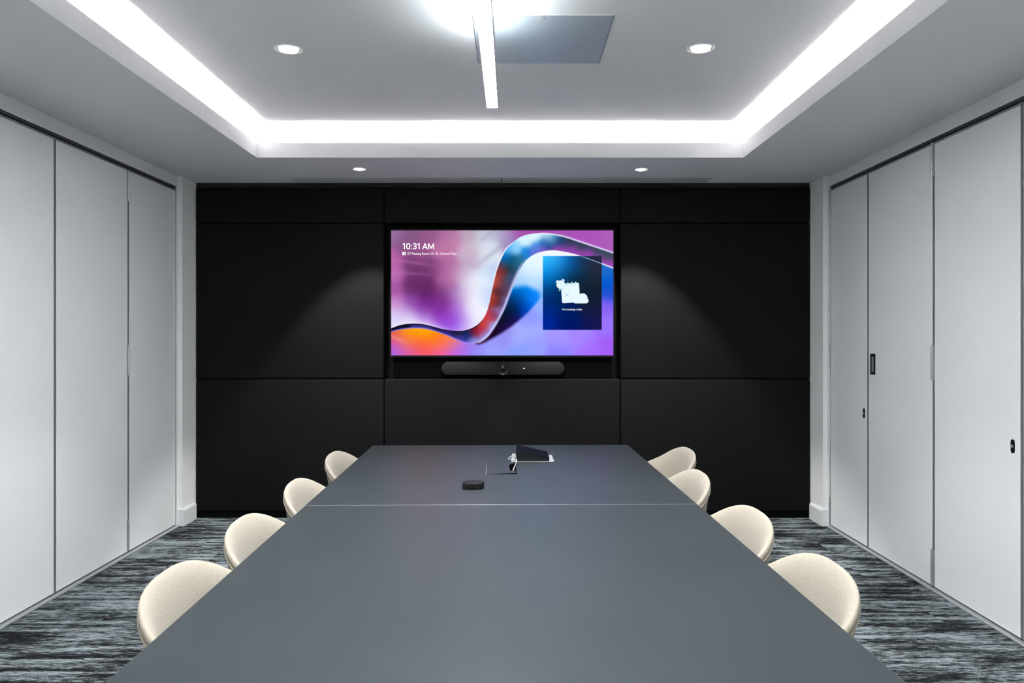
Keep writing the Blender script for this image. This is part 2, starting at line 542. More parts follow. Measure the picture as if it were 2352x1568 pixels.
# ------------------------------------------------------------------ linear pendant
PX, PZ, PW = -0.097, 2.455, 0.0565
PY0, PY1 = 0.75, 3.86
root = empty('linear_pendant', (PX, (PY0 + PY1) / 2, PZ))
hl_ = (PY1 - PY0) / 2
b = MB()
b.box(-PW / 2, -PW / 2 + 0.0025, -hl_, hl_, 0.0, 0.085)
b.box(PW / 2 - 0.0025, PW / 2, -hl_, hl_, 0.0, 0.085)
b.box(-PW / 2 + 0.0025, PW / 2 - 0.0025, -hl_, hl_, 0.030, 0.055)
b.build('housing', M['pend_body'], root)
MB().box(-PW / 2, PW / 2, hl_, hl_ + 0.003, 0.0, 0.085).build('end_cap', M['track'], root)
MB().box(-PW / 2, PW / 2, -hl_ - 0.003, -hl_, 0.0, 0.085).build('end_cap', M['track'], root)
MB().box(-PW / 2 + 0.0026, PW / 2 - 0.0026, -hl_ + 0.002, hl_ - 0.002, 0.0005, 0.006).build('diffuser', M['pend_down'], root)
MB().box(-PW / 2 + 0.006, PW / 2 - 0.006, -hl_ + 0.05, hl_ - 0.40, 0.076, 0.082).build('uplight_diffuser', M['pend_up'], root)
for yy in (-hl_ + 0.35, 0.25):
    MB().tube([(0, yy, 0.055), (0, yy, ZC - PZ)], 0.0008, 6).build('suspension_wire', M['steel'], root)
tag(root, 'long slim glowing linear pendant light hung above the table', 'pendant light')

# ------------------------------------------------------------------ downlights
def downlight(x, y, z, r, power, angle, blend, label, group, tilt=0.0):
    root = empty('downlight', (x, y, z))
    o = MB().lathe([(r, 0), (r * 0.985, -0.004), (r * 0.93, -0.006), (r * 0.86, -0.004), (r * 0.84, 0.0)], 40).build('trim_ring', M['trim_white'], root, smooth=True)
    MB().lathe([(r * 0.86, -0.0035), (r * 0.70, -0.001), (0, -0.001)], 40).build('baffle', M['baffle'], root, smooth=True)
    MB().lathe([(r * 0.70, -0.0015), (r * 0.68, -0.006), (r * 0.5, -0.010), (0, -0.012)], 40).build('lens', M['lens'], root, smooth=True)
    ld = bpy.data.lights.new('downlight_beam', 'SPOT')
    ld.energy = power
    ld.spot_size = math.radians(angle)
    ld.spot_blend = blend
    ld.shadow_soft_size = r * 0.5
    ld.color = (1.0, 0.985, 0.95)
    lo = bpy.data.objects.new('beam', ld)
    COL.objects.link(lo)
    lo.parent = root
    lo.location = (0, 0, -0.016 - r * 0.0)
    lo.rotation_euler = (math.radians(tilt), 0, 0)      # adjustable fitting nudged towards the far wall
    tag(root, label, 'downlight', group)
g = 'round recessed downlights in the ceiling'
downlight(-1.040, 5.426, ZS, 0.050, SPOT_SOFFIT, 73, 0.34, 'small round downlight in the low ceiling border, left of the screen centre', g, 4)
downlight(0.875, 5.440, ZS, 0.050, SPOT_SOFFIT, 73, 0.34, 'small round downlight in the low ceiling border, right of the screen centre', g, 4)
downlight(-1.047, 3.739, ZC, 0.067, SPOT_CEIL, 80, 0.35, 'round white-rimmed downlight left of the pendant in the raised ceiling', g)
downlight(0.878, 3.728, ZC, 0.067, SPOT_CEIL, 80, 0.35, 'round white-rimmed downlight right of the access hatch in the raised ceiling', g)
downlight(-1.047, 2.02, ZC, 0.067, SPOT_CEIL, 80, 0.35, 'round downlight in the raised ceiling over the left near chairs', g)
downlight(0.878, 2.02, ZC, 0.067, SPOT_CEIL, 80, 0.35, 'round downlight in the raised ceiling over the right near chairs', g)
downlight(-1.047, 0.32, ZC, 0.067, SPOT_CEIL, 80, 0.35, 'round downlight in the raised ceiling near the left rear corner', g)
downlight(0.878, 0.32, ZC, 0.067, SPOT_CEIL, 80, 0.35, 'round downlight in the raised ceiling near the right rear corner', g)

# ------------------------------------------------------------------ ceiling access hatch
ax0, ax1, ay0, ay1 = -0.172, 0.430, 3.338, 3.937
root = empty('access_hatch', ((ax0 + ax1) / 2, (ay0 + ay1) / 2, ZC))
hx, hy = (ax1 - ax0) / 2, (ay1 - ay0) / 2
MB().box(-hx + 0.006, hx - 0.006, -hy + 0.006, hy - 0.006, -0.004, -0.0005, bevel=0.001, seg=1).build('door', M['panel_metal'], root)
f = MB()
f.box(-hx, hx, -hy, -hy + 0.003, -0.003, 0); f.box(-hx, hx, hy - 0.003, hy, -0.003, 0)
f.box(-hx, -hx + 0.003, -hy + 0.003, hy - 0.003, -0.003, 0); f.box(hx - 0.003, hx, -hy + 0.003, hy - 0.003, -0.003, 0)
f.build('frame', M['trim_white'], root)
g_ = MB()
g_.box(-hx + 0.003, -hx + 0.006, -hy + 0.003, hy - 0.003, -0.001, 0); g_.box(hx - 0.006, hx - 0.003, -hy + 0.003, hy - 0.003, -0.001, 0)
g_.box(-hx + 0.006, hx - 0.006, -hy + 0.003, -hy + 0.006, -0.001, 0); g_.box(-hx + 0.006, hx - 0.006, hy - 0.006, hy - 0.003, -0.001, 0)
g_.build('shadow_gap', M['track'], root)
MB().lathe([(0.016, -0.004), (0.0155, -0.007), (0.006, -0.008), (0, -0.008)], 20, (-0.005, -hy + 0.035, 0)).build('budget_lock', M['white_plastic'], root)
tag(root, 'square grey metal access hatch in the ceiling beside the pendant', 'access hatch')

# ------------------------------------------------------------------ slot air diffuser in the soffit
gx0, gx1, gy0, gy1 = -1.588, 1.432, 5.735, 5.903
root = empty('air_grille', ((gx0 + gx1) / 2, (gy0 + gy1) / 2, ZS))
hx, hy = (gx1 - gx0) / 2, (gy1 - gy0) / 2
MB().box(-hx + 0.004, hx - 0.004, -hy + 0.004, hy - 0.004, -0.0012, -0.0002).build('slot_backing', M['black_flat'], root)
f = MB()
f.box(-hx, hx, -hy, -hy + 0.012, -0.005, 0); f.box(-hx, hx, hy - 0.012, hy, -0.005, 0)
f.box(-hx, -hx + 0.012, -hy + 0.012, hy - 0.012, -0.005, 0); f.box(hx - 0.012, hx, -hy + 0.012, hy - 0.012, -0.005, 0)
f.build('frame', M['grille'], root)
for sx in (-1, 1):
    for k in range(3):
        yc = -hy + 0.042 + k * 0.042
        xa, xb = (-hx + 0.012, -0.004) if sx < 0 else (0.004, hx - 0.012)
        MB().box(xa, xb, yc - 0.013, yc + 0.013, -0.006, -0.0012, bevel=0.001, seg=1).build('blade', M['grille'], root)
MB().box(-0.004, 0.004, -hy + 0.012, hy - 0.012, -0.0062, 0).build('joint_bar', M['track'], root)
tag(root, 'long grey linear slot air grille in the ceiling above the dark wall', 'air grille')

# ------------------------------------------------------------------ wall screen
TVY = YF + 0.030
S = TVY / F_PX
def tx(x): return (x - 1177.0) * S
def tz(y): return CAM_H + (768.0 - y) * S
tv = empty('wall_screen', (tx(1154), TVY, tz(820)))
def tvb(mb, nm, m, parent=tv):
    o = mb.build(nm, m, parent)
    if parent is tv: o.location = (-tx(1154), -TVY, -tz(820))
    return o
X0, X1, Z0, Z1 = tx(898.6), tx(1408.6), tz(815.8), tz(529.0)
bz = 0.0105
b = MB()
b.box(X0 - bz, X1 + bz, TVY - 0.003, TVY + 0.05, Z1, Z1 + bz)
b.box(X0 - bz, X1 + bz, TVY - 0.003, TVY + 0.05, Z0 - bz - 0.003, Z0)
b.box(X0 - bz, X0, TVY - 0.003, TVY + 0.05, Z0, Z1)
b.box(X1, X1 + bz, TVY - 0.003, TVY + 0.05, Z0, Z1)
tvb(b, 'bezel', M['bezel'])
tvb(MB().box(X0, X1, TVY + 0.003, TVY + 0.048, Z0, Z1), 'back_shell', M['black_plastic'])
tvb(MB().box(X0 + 0.5, X1 - 0.5, TVY + 0.0485, YF + NICHE, Z0 + 0.25, Z1 - 0.25), 'wall_mount', M['black_flat'])

# picture on the panel, as a fine colour grid (u,v in a 2104 x 1183 layout of the display)
U0, U1, V0, V1 = 118.0, 2222.0, 120.0, 1303.0
NU, NV = 620, 349
uu, vv = np.meshgrid(np.linspace(U0, U1, NU), np.linspace(V0, V1, NV))
def field(P, sig=62.0):
    num = np.zeros(uu.shape + (3,)); den = np.zeros(uu.shape)
    for (x, y, r, g, b) in P:
        d2 = (uu - x) ** 2 + (vv - y) ** 2
        wt = np.exp(-d2 / (2 * sig ** 2)) + 2e-3 / (1 + d2 / (1.2 * sig) ** 2) ** 2
        num += wt[..., None] * np.array((r, g, b)); den += wt
    return num / den[..., None]
A = [(140,140,150,110,160),(300,160,135,90,135),(500,150,150,90,140),(650,140,170,110,160),(250,280,140,85,135),(140,400,185,100,170),
 (400,300,150,85,140),(600,300,190,115,165),(700,220,195,130,170),(850,150,190,165,190),(850,300,205,180,205),(1000,150,190,195,210),
 (1100,150,180,185,210),(1000,250,215,220,235),(900,420,190,170,195),(1000,400,225,230,240),(1100,300,225,235,245),(1200,150,170,150,190),
 (1220,220,190,180,215),(1300,150,170,85,170),(1400,135,165,80,170),(1250,250,120,70,165),(1700,140,165,85,180),(2000,150,170,85,185),
 (2000,220,175,85,185),(2200,200,175,95,185),(2200,300,170,90,185),(300,450,120,60,115),(150,520,190,110,180),(400,550,110,50,105),
 (500,480,125,65,120),(620,480,170,95,155),(700,500,190,130,175),(650,620,180,110,165),(800,550,205,185,215),(900,600,235,238,250),
 (1000,560,225,240,255),(1060,500,190,210,245),(300,650,105,45,105),(450,680,100,38,100),(600,700,120,55,120),(160,680,170,90,165),
 (720,720,170,120,190),(820,720,220,205,235),(930,760,245,247,255),(1020,750,200,215,250),(450,820,115,40,135),(300,800,140,70,165),
 (170,820,205,140,205),(620,820,125,45,145),(740,850,175,120,215),(850,880,235,235,255),(950,900,245,245,255),(400,900,150,80,190),
 (250,900,205,170,235),(150,920,215,210,245),(550,900,140,50,170),(680,930,150,65,200),(790,950,170,110,230),(900,970,235,235,255),
 (200,990,225,225,255),(450,970,190,150,240),(600,1000,155,75,220),(720,1040,150,80,230),(820,1040,200,180,250),(330,980,235,230,255)]
Bp = [(150,1100,230,80,40),(250,1080,255,185,0),(400,1070,255,180,0),(500,1090,255,170,0),(300,1130,255,140,10),(500,1140,255,135,0),
 (620,1140,255,120,20),(200,1120,250,110,60),(150,1160,210,90,180),(250,1180,250,110,120),(400,1190,255,95,60),(550,1180,255,110,60),
 (680,1150,255,140,60),(720,1180,230,120,170),(600,1220,250,110,130),(450,1230,250,95,80),(300,1240,245,100,110),(180,1220,195,90,210),
 (150,1280,160,110,240),(280,1290,200,90,200),(400,1285,240,90,130),(550,1280,235,90,160),(680,1270,210,95,220),(760,1230,180,110,235),
 (800,1280,175,110,245),(880,1230,150,130,240),(950,1280,150,150,255),(1100,1250,160,165,255),(1300,1280,135,160,255),(1500,1200,155,160,255),
 (1400,1280,140,160,255),(1700,1280,140,130,255),(1700,1150,165,150,255),(1900,1150,165,135,255),(2000,1250,165,110,255),(2180,1250,165,95,245),
 (2180,1000,155,115,255),(2180,850,140,100,245),(2200,720,30,80,210),(2180,600,0,90,210),(2180,500,40,110,205),(1300,1150,165,175,255),
 (1450,1050,165,175,255),(1200,1140,150,140,240),(1100,1190,150,150,250),(1340,560,190,225,255),(1400,480,225,245,255),(1500,450,230,250,255),
 (1500,380,235,250,255),(1600,340,240,250,255),(1700,340,240,245,250),(1450,600,190,225,255),(1350,620,160,205,250),(1530,560,200,230,255),
 (1530,680,150,200,250),(1540,380,230,248,255),(1540,850,150,180,255),(1450,950,140,150,255),(1300,640,150,200,250)]
Wd = [(950,1190,50,8,40),(1000,1180,45,8,35),(1080,1110,30,5,35),(1100,1060,25,5,40),(1150,1000,12,15,30),(1200,950,8,20,40),(1280,970,35,10,80),
 (1250,850,5,30,60),(1300,900,0,30,90),(1380,900,0,60,190),(1300,760,0,70,140),(1350,800,0,60,140),(1420,820,0,90,220),(1300,690,0,120,220),
 (1400,740,0,130,240),(1480,790,0,130,255),(1200,1040,45,15,100),(1500,760,30,140,255),(1230,780,10,50,110),(1180,900,10,25,50)]
Rb = [(200,1035,15,15,40),(400,1025,20,15,40),(400,1044,90,80,220),(600,1075,25,15,40),(600,1096,70,60,200),(760,1110,15,12,30),(760,1152,100,90,230),
 (850,1110,10,40,110),(900,1080,120,20,40),(960,1080,180,40,60),(1000,1000,200,60,60),(1050,950,205,62,62),(900,1168,150,150,240),(1000,1125,150,160,250),
 (1080,1020,160,165,245),(1100,930,130,60,100),(1090,780,180,60,50),(1140,800,70,30,40),(1130,620,190,70,60),(1180,620,80,60,75),(1170,500,150,50,45),
 (1160,700,70,35,45),(1200,700,100,60,90),(1220,650,80,80,120),(1250,560,60,80,120),(1230,480,20,50,60),(1180,440,60,70,110),(1280,450,40,90,130),
 (1200,380,0,110,200),(1250,390,0,80,110),(1230,310,90,180,250),(1300,300,150,215,255),(1330,390,40,110,150),(1400,330,20,130,220),(1400,220,215,245,255),
 (1500,180,230,250,255),(1500,280,60,150,230),(1600,180,200,230,250),(1560,240,20,120,200),(1480,335,120,100,210),(1600,250,20,70,130),(1560,300,160,70,190),
 (1650,200,80,150,200),(1700,300,160,70,180),(1700,230,20,60,110),(1800,240,45,60,85),(1800,305,150,70,180),(1950,270,50,65,85),(1950,345,160,70,180),
 (2100,330,55,70,90),(2200,370,60,75,90),(2200,440,170,70,190),(2080,400,160,70,180),(1150,880,150,120,190),(1200,790,120,110,180)]
Cd = [(1580,385,60,205,255),(1700,390,75,185,255),(1600,500,0,160,250),(1700,450,30,150,240),(1820,380,0,100,190),(1800,450,0,80,160),(1900,390,20,60,100),
 (1950,450,25,45,70),(2080,390,45,30,55),(2000,380,40,45,65),(2080,450,35,45,65),(2080,600,25,35,50),(1600,600,0,110,200),(1700,560,0,85,150),
 (1800,560,5,50,80),(1900,600,18,40,60),(1580,700,0,60,120),(1700,700,0,40,80),(1850,680,10,30,50),(2000,720,18,30,45),(1600,790,0,45,120),
 (1700,800,0,35,100),(2080,780,20,28,50),(1600,900,0,40,150),(1800,850,0,30,90),(2000,850,18,28,60),(1600,1030,0,38,150),(1800,1020,0,20,100),
 (2000,1020,12,22,85),(2090,1020,32,22,80),(2090,900,25,25,70),(1800,950,0,25,110)]
TE = [(118,1047),(200,1018),(330,1003),(430,1010),(520,1032),(620,1058),(720,1071),(800,1070),(870,1050),(940,1010),(990,955),(1020,900),(1045,820),
 (1065,720),(1090,600),(1120,480),(1160,380),(1210,290),(1270,235),(1340,185),(1420,158),(1530,148),(1640,155),(1760,180),(1900,225),(2050,275),(2222,333)]
BE = [(118,1080),(200,1060),(300,1047),(400,1047),(490,1062),(580,1090),(660,1120),(740,1155),(800,1178),(880,1188),(960,1175),(1020,1135),(1080,1060),
 (1140,960),(1190,860),(1240,730),(1290,600),(1340,490),(1400,400),(1470,350),(1560,320),(1660,313),(1780,330),(1900,360),(2050,410),(2222,475)]
WE = [(900,1190),(930,1205),(980,1198),(1060,1160),(1150,1110),(1250,1045),(1340,975),(1420,905),(1490,830),(1545,770)]   # lower edge of the dark wedge
def spline(P, n=900):
    P = np.array(P, float)
    t = np.r_[0, np.cumsum(np.hypot(*np.diff(P, axis=0).T))]
    m = np.gradient(P, t, axis=0)
    T_ = np.linspace(0, t[-1], n)
    i = np.clip(np.searchsorted(t, T_) - 1, 0, len(t) - 2)
    h = (t[i + 1] - t[i])[:, None]; s = ((T_ - t[i]) / (t[i + 1] - t[i]))[:, None]
    return ((2*s**3-3*s**2+1)*P[i] + (s**3-2*s**2+s)*h*m[i] + (-2*s**3+3*s**2)*P[i+1] + (s**3-s**2)*h*m[i+1])
def sstep(a, b, x):
    t = np.clip((x - a) / (b - a), 0, 1)
    return t * t * (3 - 2 * t)
def signed(P):
    """approx. signed distance to a graph-like curve: >0 below it"""
    C = spline(P)
    order = np.argsort(C[:, 0])
    ys = np.interp(uu[0], C[order, 0], C[order, 1])
    sl = np.gradient(ys, uu[0])
    sl = np.convolve(np.pad(sl, 3, 'edge'), np.ones(7) / 7, 'valid')
    return (vv - ys[None, :]) / np.sqrt(1 + sl ** 2)[None, :]
dT, dB, dW = signed(TE), signed(BE), signed(WE)
def lay(img, col, a):
    a = np.clip(a, 0, 1)[..., None]
    return img * (1 - a) + np.asarray(col, float) * a
img = field(A, 58)
# soft folds in the pale drapery
fold = np.exp(-((uu * 0.62 + vv * 0.78 - 930) / 26) ** 2) * sstep(780, 960, uu) * (1 - sstep(1180, 1300, uu)) * (1 - sstep(330, 520, vv))
img = lay(img, (165, 165, 190), fold * 0.55)
fold = np.exp(-((uu * 0.62 + vv * 0.78 - 770) / 18) ** 2) * sstep(900, 1000, uu) * (1 - sstep(1100, 1250, uu))
img = lay(img, (170, 172, 195), fold * 0.4)
for (yy, ss, am) in ((395, 0.14, 0.4), (515, 0.06, 0.28)):
    st = np.exp(-((vv - yy - (uu - 118) * ss) / 16) ** 2) * (1 - sstep(300, 620, uu))
    img = lay(img, (200, 120, 185), st * am)
img = lay(img, (240, 238, 255), np.exp(-(np.clip(-dT, 0, None) / 26)) * (uu < 1000) * (dT < 0) * 0.85 * (1 - sstep(520, 700, uu) * (1 - sstep(820, 900, uu)) * 0.6))
below = field(Bp, 58)
wedge = field(Wd, 48)
wmask = sstep(12, -30, dW + np.where(uu > 1250, (uu - 1250) * 0.02, 0)) * sstep(895, 915, uu) * sstep(1575, 1490, uu) * sstep(610, 690, vv + np.clip(uu - 1350, -200, 200) * 0.1 - np.clip(uu - 1400, 0, 200) * 0.55)
below = below * (1 - wmask[..., None]) + wedge * wmask[..., None]
below = lay(below, (255, 190, 160), np.exp(-((vv - 1120 - (uu - 118) * 0.42) / 22) ** 2) * (1 - sstep(180, 330, uu)) * 0.3)
img = img * (1 - sstep(-1.5, 1.5, dB)[..., None]) + below * sstep(-1.5, 1.5, dB)[..., None]
rib = field(Rb, 36)
inr = sstep(-1.5, 1.5, dT) * (1 - sstep(-1.5, 1.5, dB))
img = img * (1 - inr[..., None]) + rib * inr[..., None]
def line(d, wdt): return np.exp(-(d / wdt) ** 2)
img = lay(img, (255, 255, 255), line(dT, 5.5) * sstep(1040, 1120, uu) * (1 - 0.75 * sstep(1220, 1300, uu) * (1 - sstep(1480, 1560, uu))))
img = lay(img, (210, 190, 255), line(dT + 6, 9) * sstep(1600, 1750, uu) * 0.5)
img = lay(img, (15, 10, 30), line(dT - 4, 4.5) * (1 - sstep(930, 1000, uu)) * 0.9)
img = lay(img, (255, 255, 255), line(dB - 1, 6.0) * sstep(860, 960, uu) * (0.45 + 0.55 * sstep(1500, 1650, uu)))
img = lay(img, (200, 205, 255), line(dB + 9, 12) * sstep(900, 1000, uu) * (1 - sstep(1300, 1420, uu)) * 0.8)
img = lay(img, (150, 140, 255), line(dB + 3, 5) * (1 - sstep(840, 900, uu)) * 0.85)
# card with the calendar picture
def rrect(cx, cy, hx, hy, r, ang=0.0, soft=1.8):
    c_, s_ = math.cos(ang), math.sin(ang)
    x = (uu - cx) * c_ + (vv - cy) * s_; y = -(uu - cx) * s_ + (vv - cy) * c_
    qx, qy = np.abs(x) - hx + r, np.abs(y) - hy + r
    d = np.hypot(np.clip(qx, 0, None), np.clip(qy, 0, None)) + np.minimum(np.maximum(qx, qy), 0) - r
    return 1 - sstep(-soft, soft, d)
def disc(cx, cy, r, soft=1.8): return 1 - sstep(r - soft, r + soft, np.hypot(uu - cx, vv - cy))
card = rrect(1834, 712, 279, 350, 7)
cf = field(Cd, 75)
cf = lay(cf, (150, 195, 240), line(dB - 1, 4.0) * sstep(1890, 1960, uu) * 0.9)
img = img * (1 - card[..., None]) + cf * card[..., None]
icon = np.zeros_like(uu)
for q in (rrect(1817, 712, 86, 92, 14, -0.07), disc(1725, 634, 41), disc(1932, 762, 46), disc(1957, 785, 26), disc(1868, 783, 27),
          rrect(1914, 786, 74, 25, 24), rrect(1898, 770, 44, 30, 20), rrect(1690, 603, 14, 7, 3, -0.85), rrect(1748, 590, 14, 7, 3, 0.4),
          rrect(1715, 684, 8, 5, 2, -1.1), rrect(1792, 622, 5, 12, 4), rrect(1829, 618, 5, 12, 4), rrect(1866, 616, 5, 12, 4)):
    icon = np.maximum(icon, q)
halo = np.maximum.reduce([np.exp(-(np.clip(np.hypot(uu - 1817, vv - 712) - 90, 0, None) / 22)) , np.exp(-(np.clip(np.hypot(uu - 1920, vv - 780) - 50, 0, None) / 16))])
img = lay(img, (232, 250, 255), icon)
for q in (rrect(1792, 634, 5, 12, 4), rrect(1829, 630, 5, 12, 4), rrect(1866, 628, 5, 12, 4)):
    img = lay(img, (190, 225, 240), q)
img = lay(img, (140, 175, 205), rrect(1776, 728, 10, 2.4, 1, 0.8))
img = lay(img, (140, 175, 205), rrect(1790, 726, 17, 2.4, 1, -0.85))
ring = disc(1725, 634, 47) - disc(1725, 634, 42.5)
img = lay(img, (150, 200, 225), np.clip(ring, 0, 1) * rrect(1817, 712, 86, 92, 14, -0.07) * 0.8)
img = lay(img, (170, 205, 225), rrect(1725, 624, 2, 13, 1) * 0.7)
img = np.clip(img, 0, 255)
sr = img / 255.0
lin = np.where(sr <= 0.04045, sr / 12.92, ((sr + 0.055) / 1.055) ** 2.4)
xs = X0 + (uu - U0) / (U1 - U0) * (X1 - X0)
zs = Z1 - (vv - V0) / (V1 - V0) * (Z1 - Z0)
co = np.stack([xs, np.full_like(xs, TVY + 0.001), zs], -1).reshape(-1, 3)
ii = np.arange(NU * NV).reshape(NV, NU)
quads = np.stack([ii[1:, :-1], ii[1:, 1:], ii[:-1, 1:], ii[:-1, :-1]], -1).reshape(-1, 4)
me = bpy.data.meshes.new('display')
me.vertices.add(len(co)); me.vertices.foreach_set('co', co.ravel().astype(np.float32))
me.loops.add(quads.size); me.loops.foreach_set('vertex_index', quads.ravel().astype(np.int32))
me.polygons.add(len(quads)); me.polygons.foreach_set('loop_start', (np.arange(len(quads)) * 4).astype(np.int32))
me.update(calc_edges=True)
att = me.color_attributes.new('picture', 'FLOAT_COLOR', 'POINT')
att.data.foreach_set('color', np.concatenate([lin.reshape(-1, 3), np.ones((len(co), 1))], 1).ravel().astype(np.float32))
dm = bpy.data.materials.new('display_picture')
dm.use_nodes = True
nt = dm.node_tree
nt.nodes.remove(nt.nodes['Principled BSDF'])
em = nt.nodes.new('ShaderNodeEmission'); em.inputs[1].default_value = 1.0 / 8
at = nt.nodes.new('ShaderNodeAttribute'); at.attribute_name = 'picture'
dm.cycles.emission_sampling = 'NONE'
nt.links.new(at.outputs['Color'], em.inputs[0]); nt.links.new(em.outputs[0], nt.nodes['Material Output'].inputs[0])
disp = link('display', me, dm, tv, (-tx(1154), -TVY, -tz(820)))
disp['label'] = 'lit display with purple, blue and orange ribbon picture'

def screen_text(s, u0, u1, v0, v1, nm):
    """text fitted into the box u0..u1, v0 (cap top) .. v1 (baseline)"""
    cu = bpy.data.curves.new(nm, 'FONT')
    cu.body = s
    cu.offset = 0.001
    to = bpy.data.objects.new(nm, cu)
    COL.objects.link(to)
    dg = bpy.context.evaluated_depsgraph_get(); dg.update()
    tm = bpy.data.meshes.new_from_object(to.evaluated_get(dg))
    bpy.data.objects.remove(to)
    a = np.empty(len(tm.vertices) * 3); tm.vertices.foreach_get('co', a); a = a.reshape(-1, 3)
    mnx, mxx = a[:, 0].min(), a[:, 0].max()
    cap = 0.729
    U = u0 + (a[:, 0] - mnx) / (mxx - mnx) * (u1 - u0)
    V = v1 - a[:, 1] / cap * (v1 - v0)
    out = np.stack([X0 + (U - U0) / (U1 - U0) * (X1 - X0), np.full(len(a), TVY - 0.0006), Z1 - (V - V0) / (V1 - V0) * (Z1 - Z0)], 1)
    tm.vertices.foreach_set('co', out.ravel())
    tm.update()
    tm.materials.clear()
    return link(nm, tm, M['text'], disp)
# clock digits drawn as round-ended strokes
def arc(cx, cy, rx, ry, a0, a1, n=14):
    return [(cx + rx * math.cos(math.radians(a0 + (a1 - a0) * i / n)), cy + ry * math.sin(math.radians(a0 + (a1 - a0) * i / n))) for i in range(n + 1)]
GLYPH = {   # unit cap height, advance
    '1': (0.56, [[(0.10, 0.82), (0.33, 0.95), (0.33, 0.05)]]),
    '0': (0.64, [arc(0.31, 0.66, 0.22, 0.29, 0, 180) + arc(0.31, 0.34, 0.22, 0.29, 180, 360) + [(0.53, 0.66)]]),
    ':': (0.30, [[(0.14, 0.66), (0.14, 0.665)], [(0.14, 0.06), (0.14, 0.065)]]),
    '3': (0.62, [arc(0.30, 0.72, 0.20, 0.23, 150, -90, 16), [(0.30, 0.49), (0.22, 0.49)], arc(0.30, 0.28, 0.22, 0.23, 90, -150, 16)]),
    'A': (0.74, [[(0.06, 0.04), (0.36, 0.95), (0.66, 0.04)], [(0.15, 0.30), (0.57, 0.30)]]),
    'M': (0.92, [[(0.11, 0.05), (0.11, 0.94), (0.45, 0.12), (0.79, 0.94), (0.79, 0.05)]]),
}
def stroke_text(txt, u0, u1, v0, v1, nm, th=0.165):
    tot = sum(GLYPH[c_][0] for c_ in txt)
    sx_ = (u1 - u0) / tot; sy_ = v1 - v0
    bm = bmesh.new()
    def W(x, y):
        return (X0 + (x - U0) / (U1 - U0) * (X1 - X0), TVY - 0.0006, Z1 - (y - V0) / (V1 - V0) * (Z1 - Z0))
    hw = th * sy_ / 2
    pen = u0
    for ch in txt:
        adv, strokes = GLYPH[ch]
        for st in strokes:
            P_ = [Vector((pen + x * sx_, v1 - y * sy_)) for x, y in st]
            for a_, b_ in zip(P_[:-1], P_[1:]):
                d = (b_ - a_)
                if d.length < 1e-6: continue
                d.normalize(); n_ = Vector((-d.y, d.x)) * hw
                bm.faces.new([bm.verts.new(W(*q)) for q in (a_ + n_, b_ + n_, b_ - n_, a_ - n_)])
            for p_ in P_:
                bm.faces.new([bm.verts.new(W(p_.x + hw * math.cos(k * math.pi / 6), p_.y + hw * math.sin(k * math.pi / 6))) for k in range(12)])
        pen += adv * sx_
    m_ = bpy.data.meshes.new(nm); bm.to_mesh(m_); bm.free()
    return link(nm, m_, M['text'], disp)
stroke_text('10:31', 222, 398, 242, 297, 'clock_digits')
stroke_text('AM', 413, 528, 242, 297, 'clock_suffix')
screen_text('CP Meeting Room 10 - B1, Ground Floor', 271, 742, 327, 350, 'room_text')
screen_text('No meetings today', 1741, 1926, 857, 876, 'notice_text')
def uvbox(mb, u0, u1, v0, v1):
    k = (X1 - X0) / (U1 - U0)
    return mb.box(X0 + (u0 - U0) * k, X0 + (u1 - U0) * k, TVY - 0.0007, TVY - 0.0003, Z1 - (v1 - V0) * k, Z1 - (v0 - V0) * k)
rb = MB()
uvbox(rb, 224, 256, 325, 332); uvbox(rb, 224, 256, 346, 353); uvbox(rb, 224, 238, 332, 346); uvbox(rb, 250, 256, 332, 346); uvbox(rb, 238, 250, 332, 336)
rb.build('room_icon', M['text'], disp)
tag(tv, 'large flat wall screen with bright ribbon wallpaper reading 10:31 AM', 'screen')

# ------------------------------------------------------------------ video bar under the screen
VY = YF + 0.020
vb = empty('video_bar', (tx(1155), VY, tz(861)))
kk = S
def slot(hw, hh, n=14):
    P = []
    for i in range(n + 1):
        a = -math.pi / 2 + math.pi * i / n
        P.append((hw - hh + hh * math.cos(a), hh * math.sin(a)))
    for i in range(n + 1):
        a = math.pi / 2 + math.pi * i / n
        P.append((-hw + hh + hh * math.cos(a), hh * math.sin(a)))
    return P
hh = 15.2 * kk; hw = 141 * kk
zc0 = hh
b = MB()
rings = []
for (ins, y) in ((0.006, 0.0), (0.0015, 0.003), (0.0, 0.009), (0.0, 0.06), (0.004, 0.075)):
    rings.append([b.bm.verts.new((u, y, v + zc0)) for u, v in slot(hw - ins, hh - ins)])
for A_, B_ in zip(rings[:-1], rings[1:]):
    n = len(A_)
    for i in range(n): b.bm.faces.new((A_[i], A_[(i + 1) % n], B_[(i + 1) % n], B_[i]))
b.bm.faces.new(rings[0]); b.bm.faces.new(rings[-1])
o = b.build('body', M['bar_mesh'], vb); smooth_by_angle(o, 40)
r0 = 16.5 * kk
o = MB().lathe([(0, 0.03), (r0, 0.03), (r0, -0.006), (r0 * 0.93, -0.012), (r0 * 0.86, -0.012), (r0 * 0.84, -0.006), (r0 * 0.62, -0.004), (r0 * 0.60, -0.010), (r0 * 0.5, -0.011), (r0 * 0.44, -0.005), (0, -0.004)],
               40, (0, 0, zc0), axis='y').build('camera_head', M['black_plastic'], vb); smooth_by_angle(o, 30)
MB().lathe([(r0 * 0.40, -0.0055), (r0 * 0.3, -0.0085), (0, -0.010)], 28, (0, 0, zc0), axis='y').build('lens', mat('camera_glass', (0.004, 0.004, 0.006, 1), 0.05, var=(30, 0.2)), vb, smooth=True)
MB().box(47 * kk, 50.4 * kk, -0.0012, 0.001, zc0 - 0.6 * kk, zc0 + 1.0 * kk).build('status_light', M['led_white'], vb)
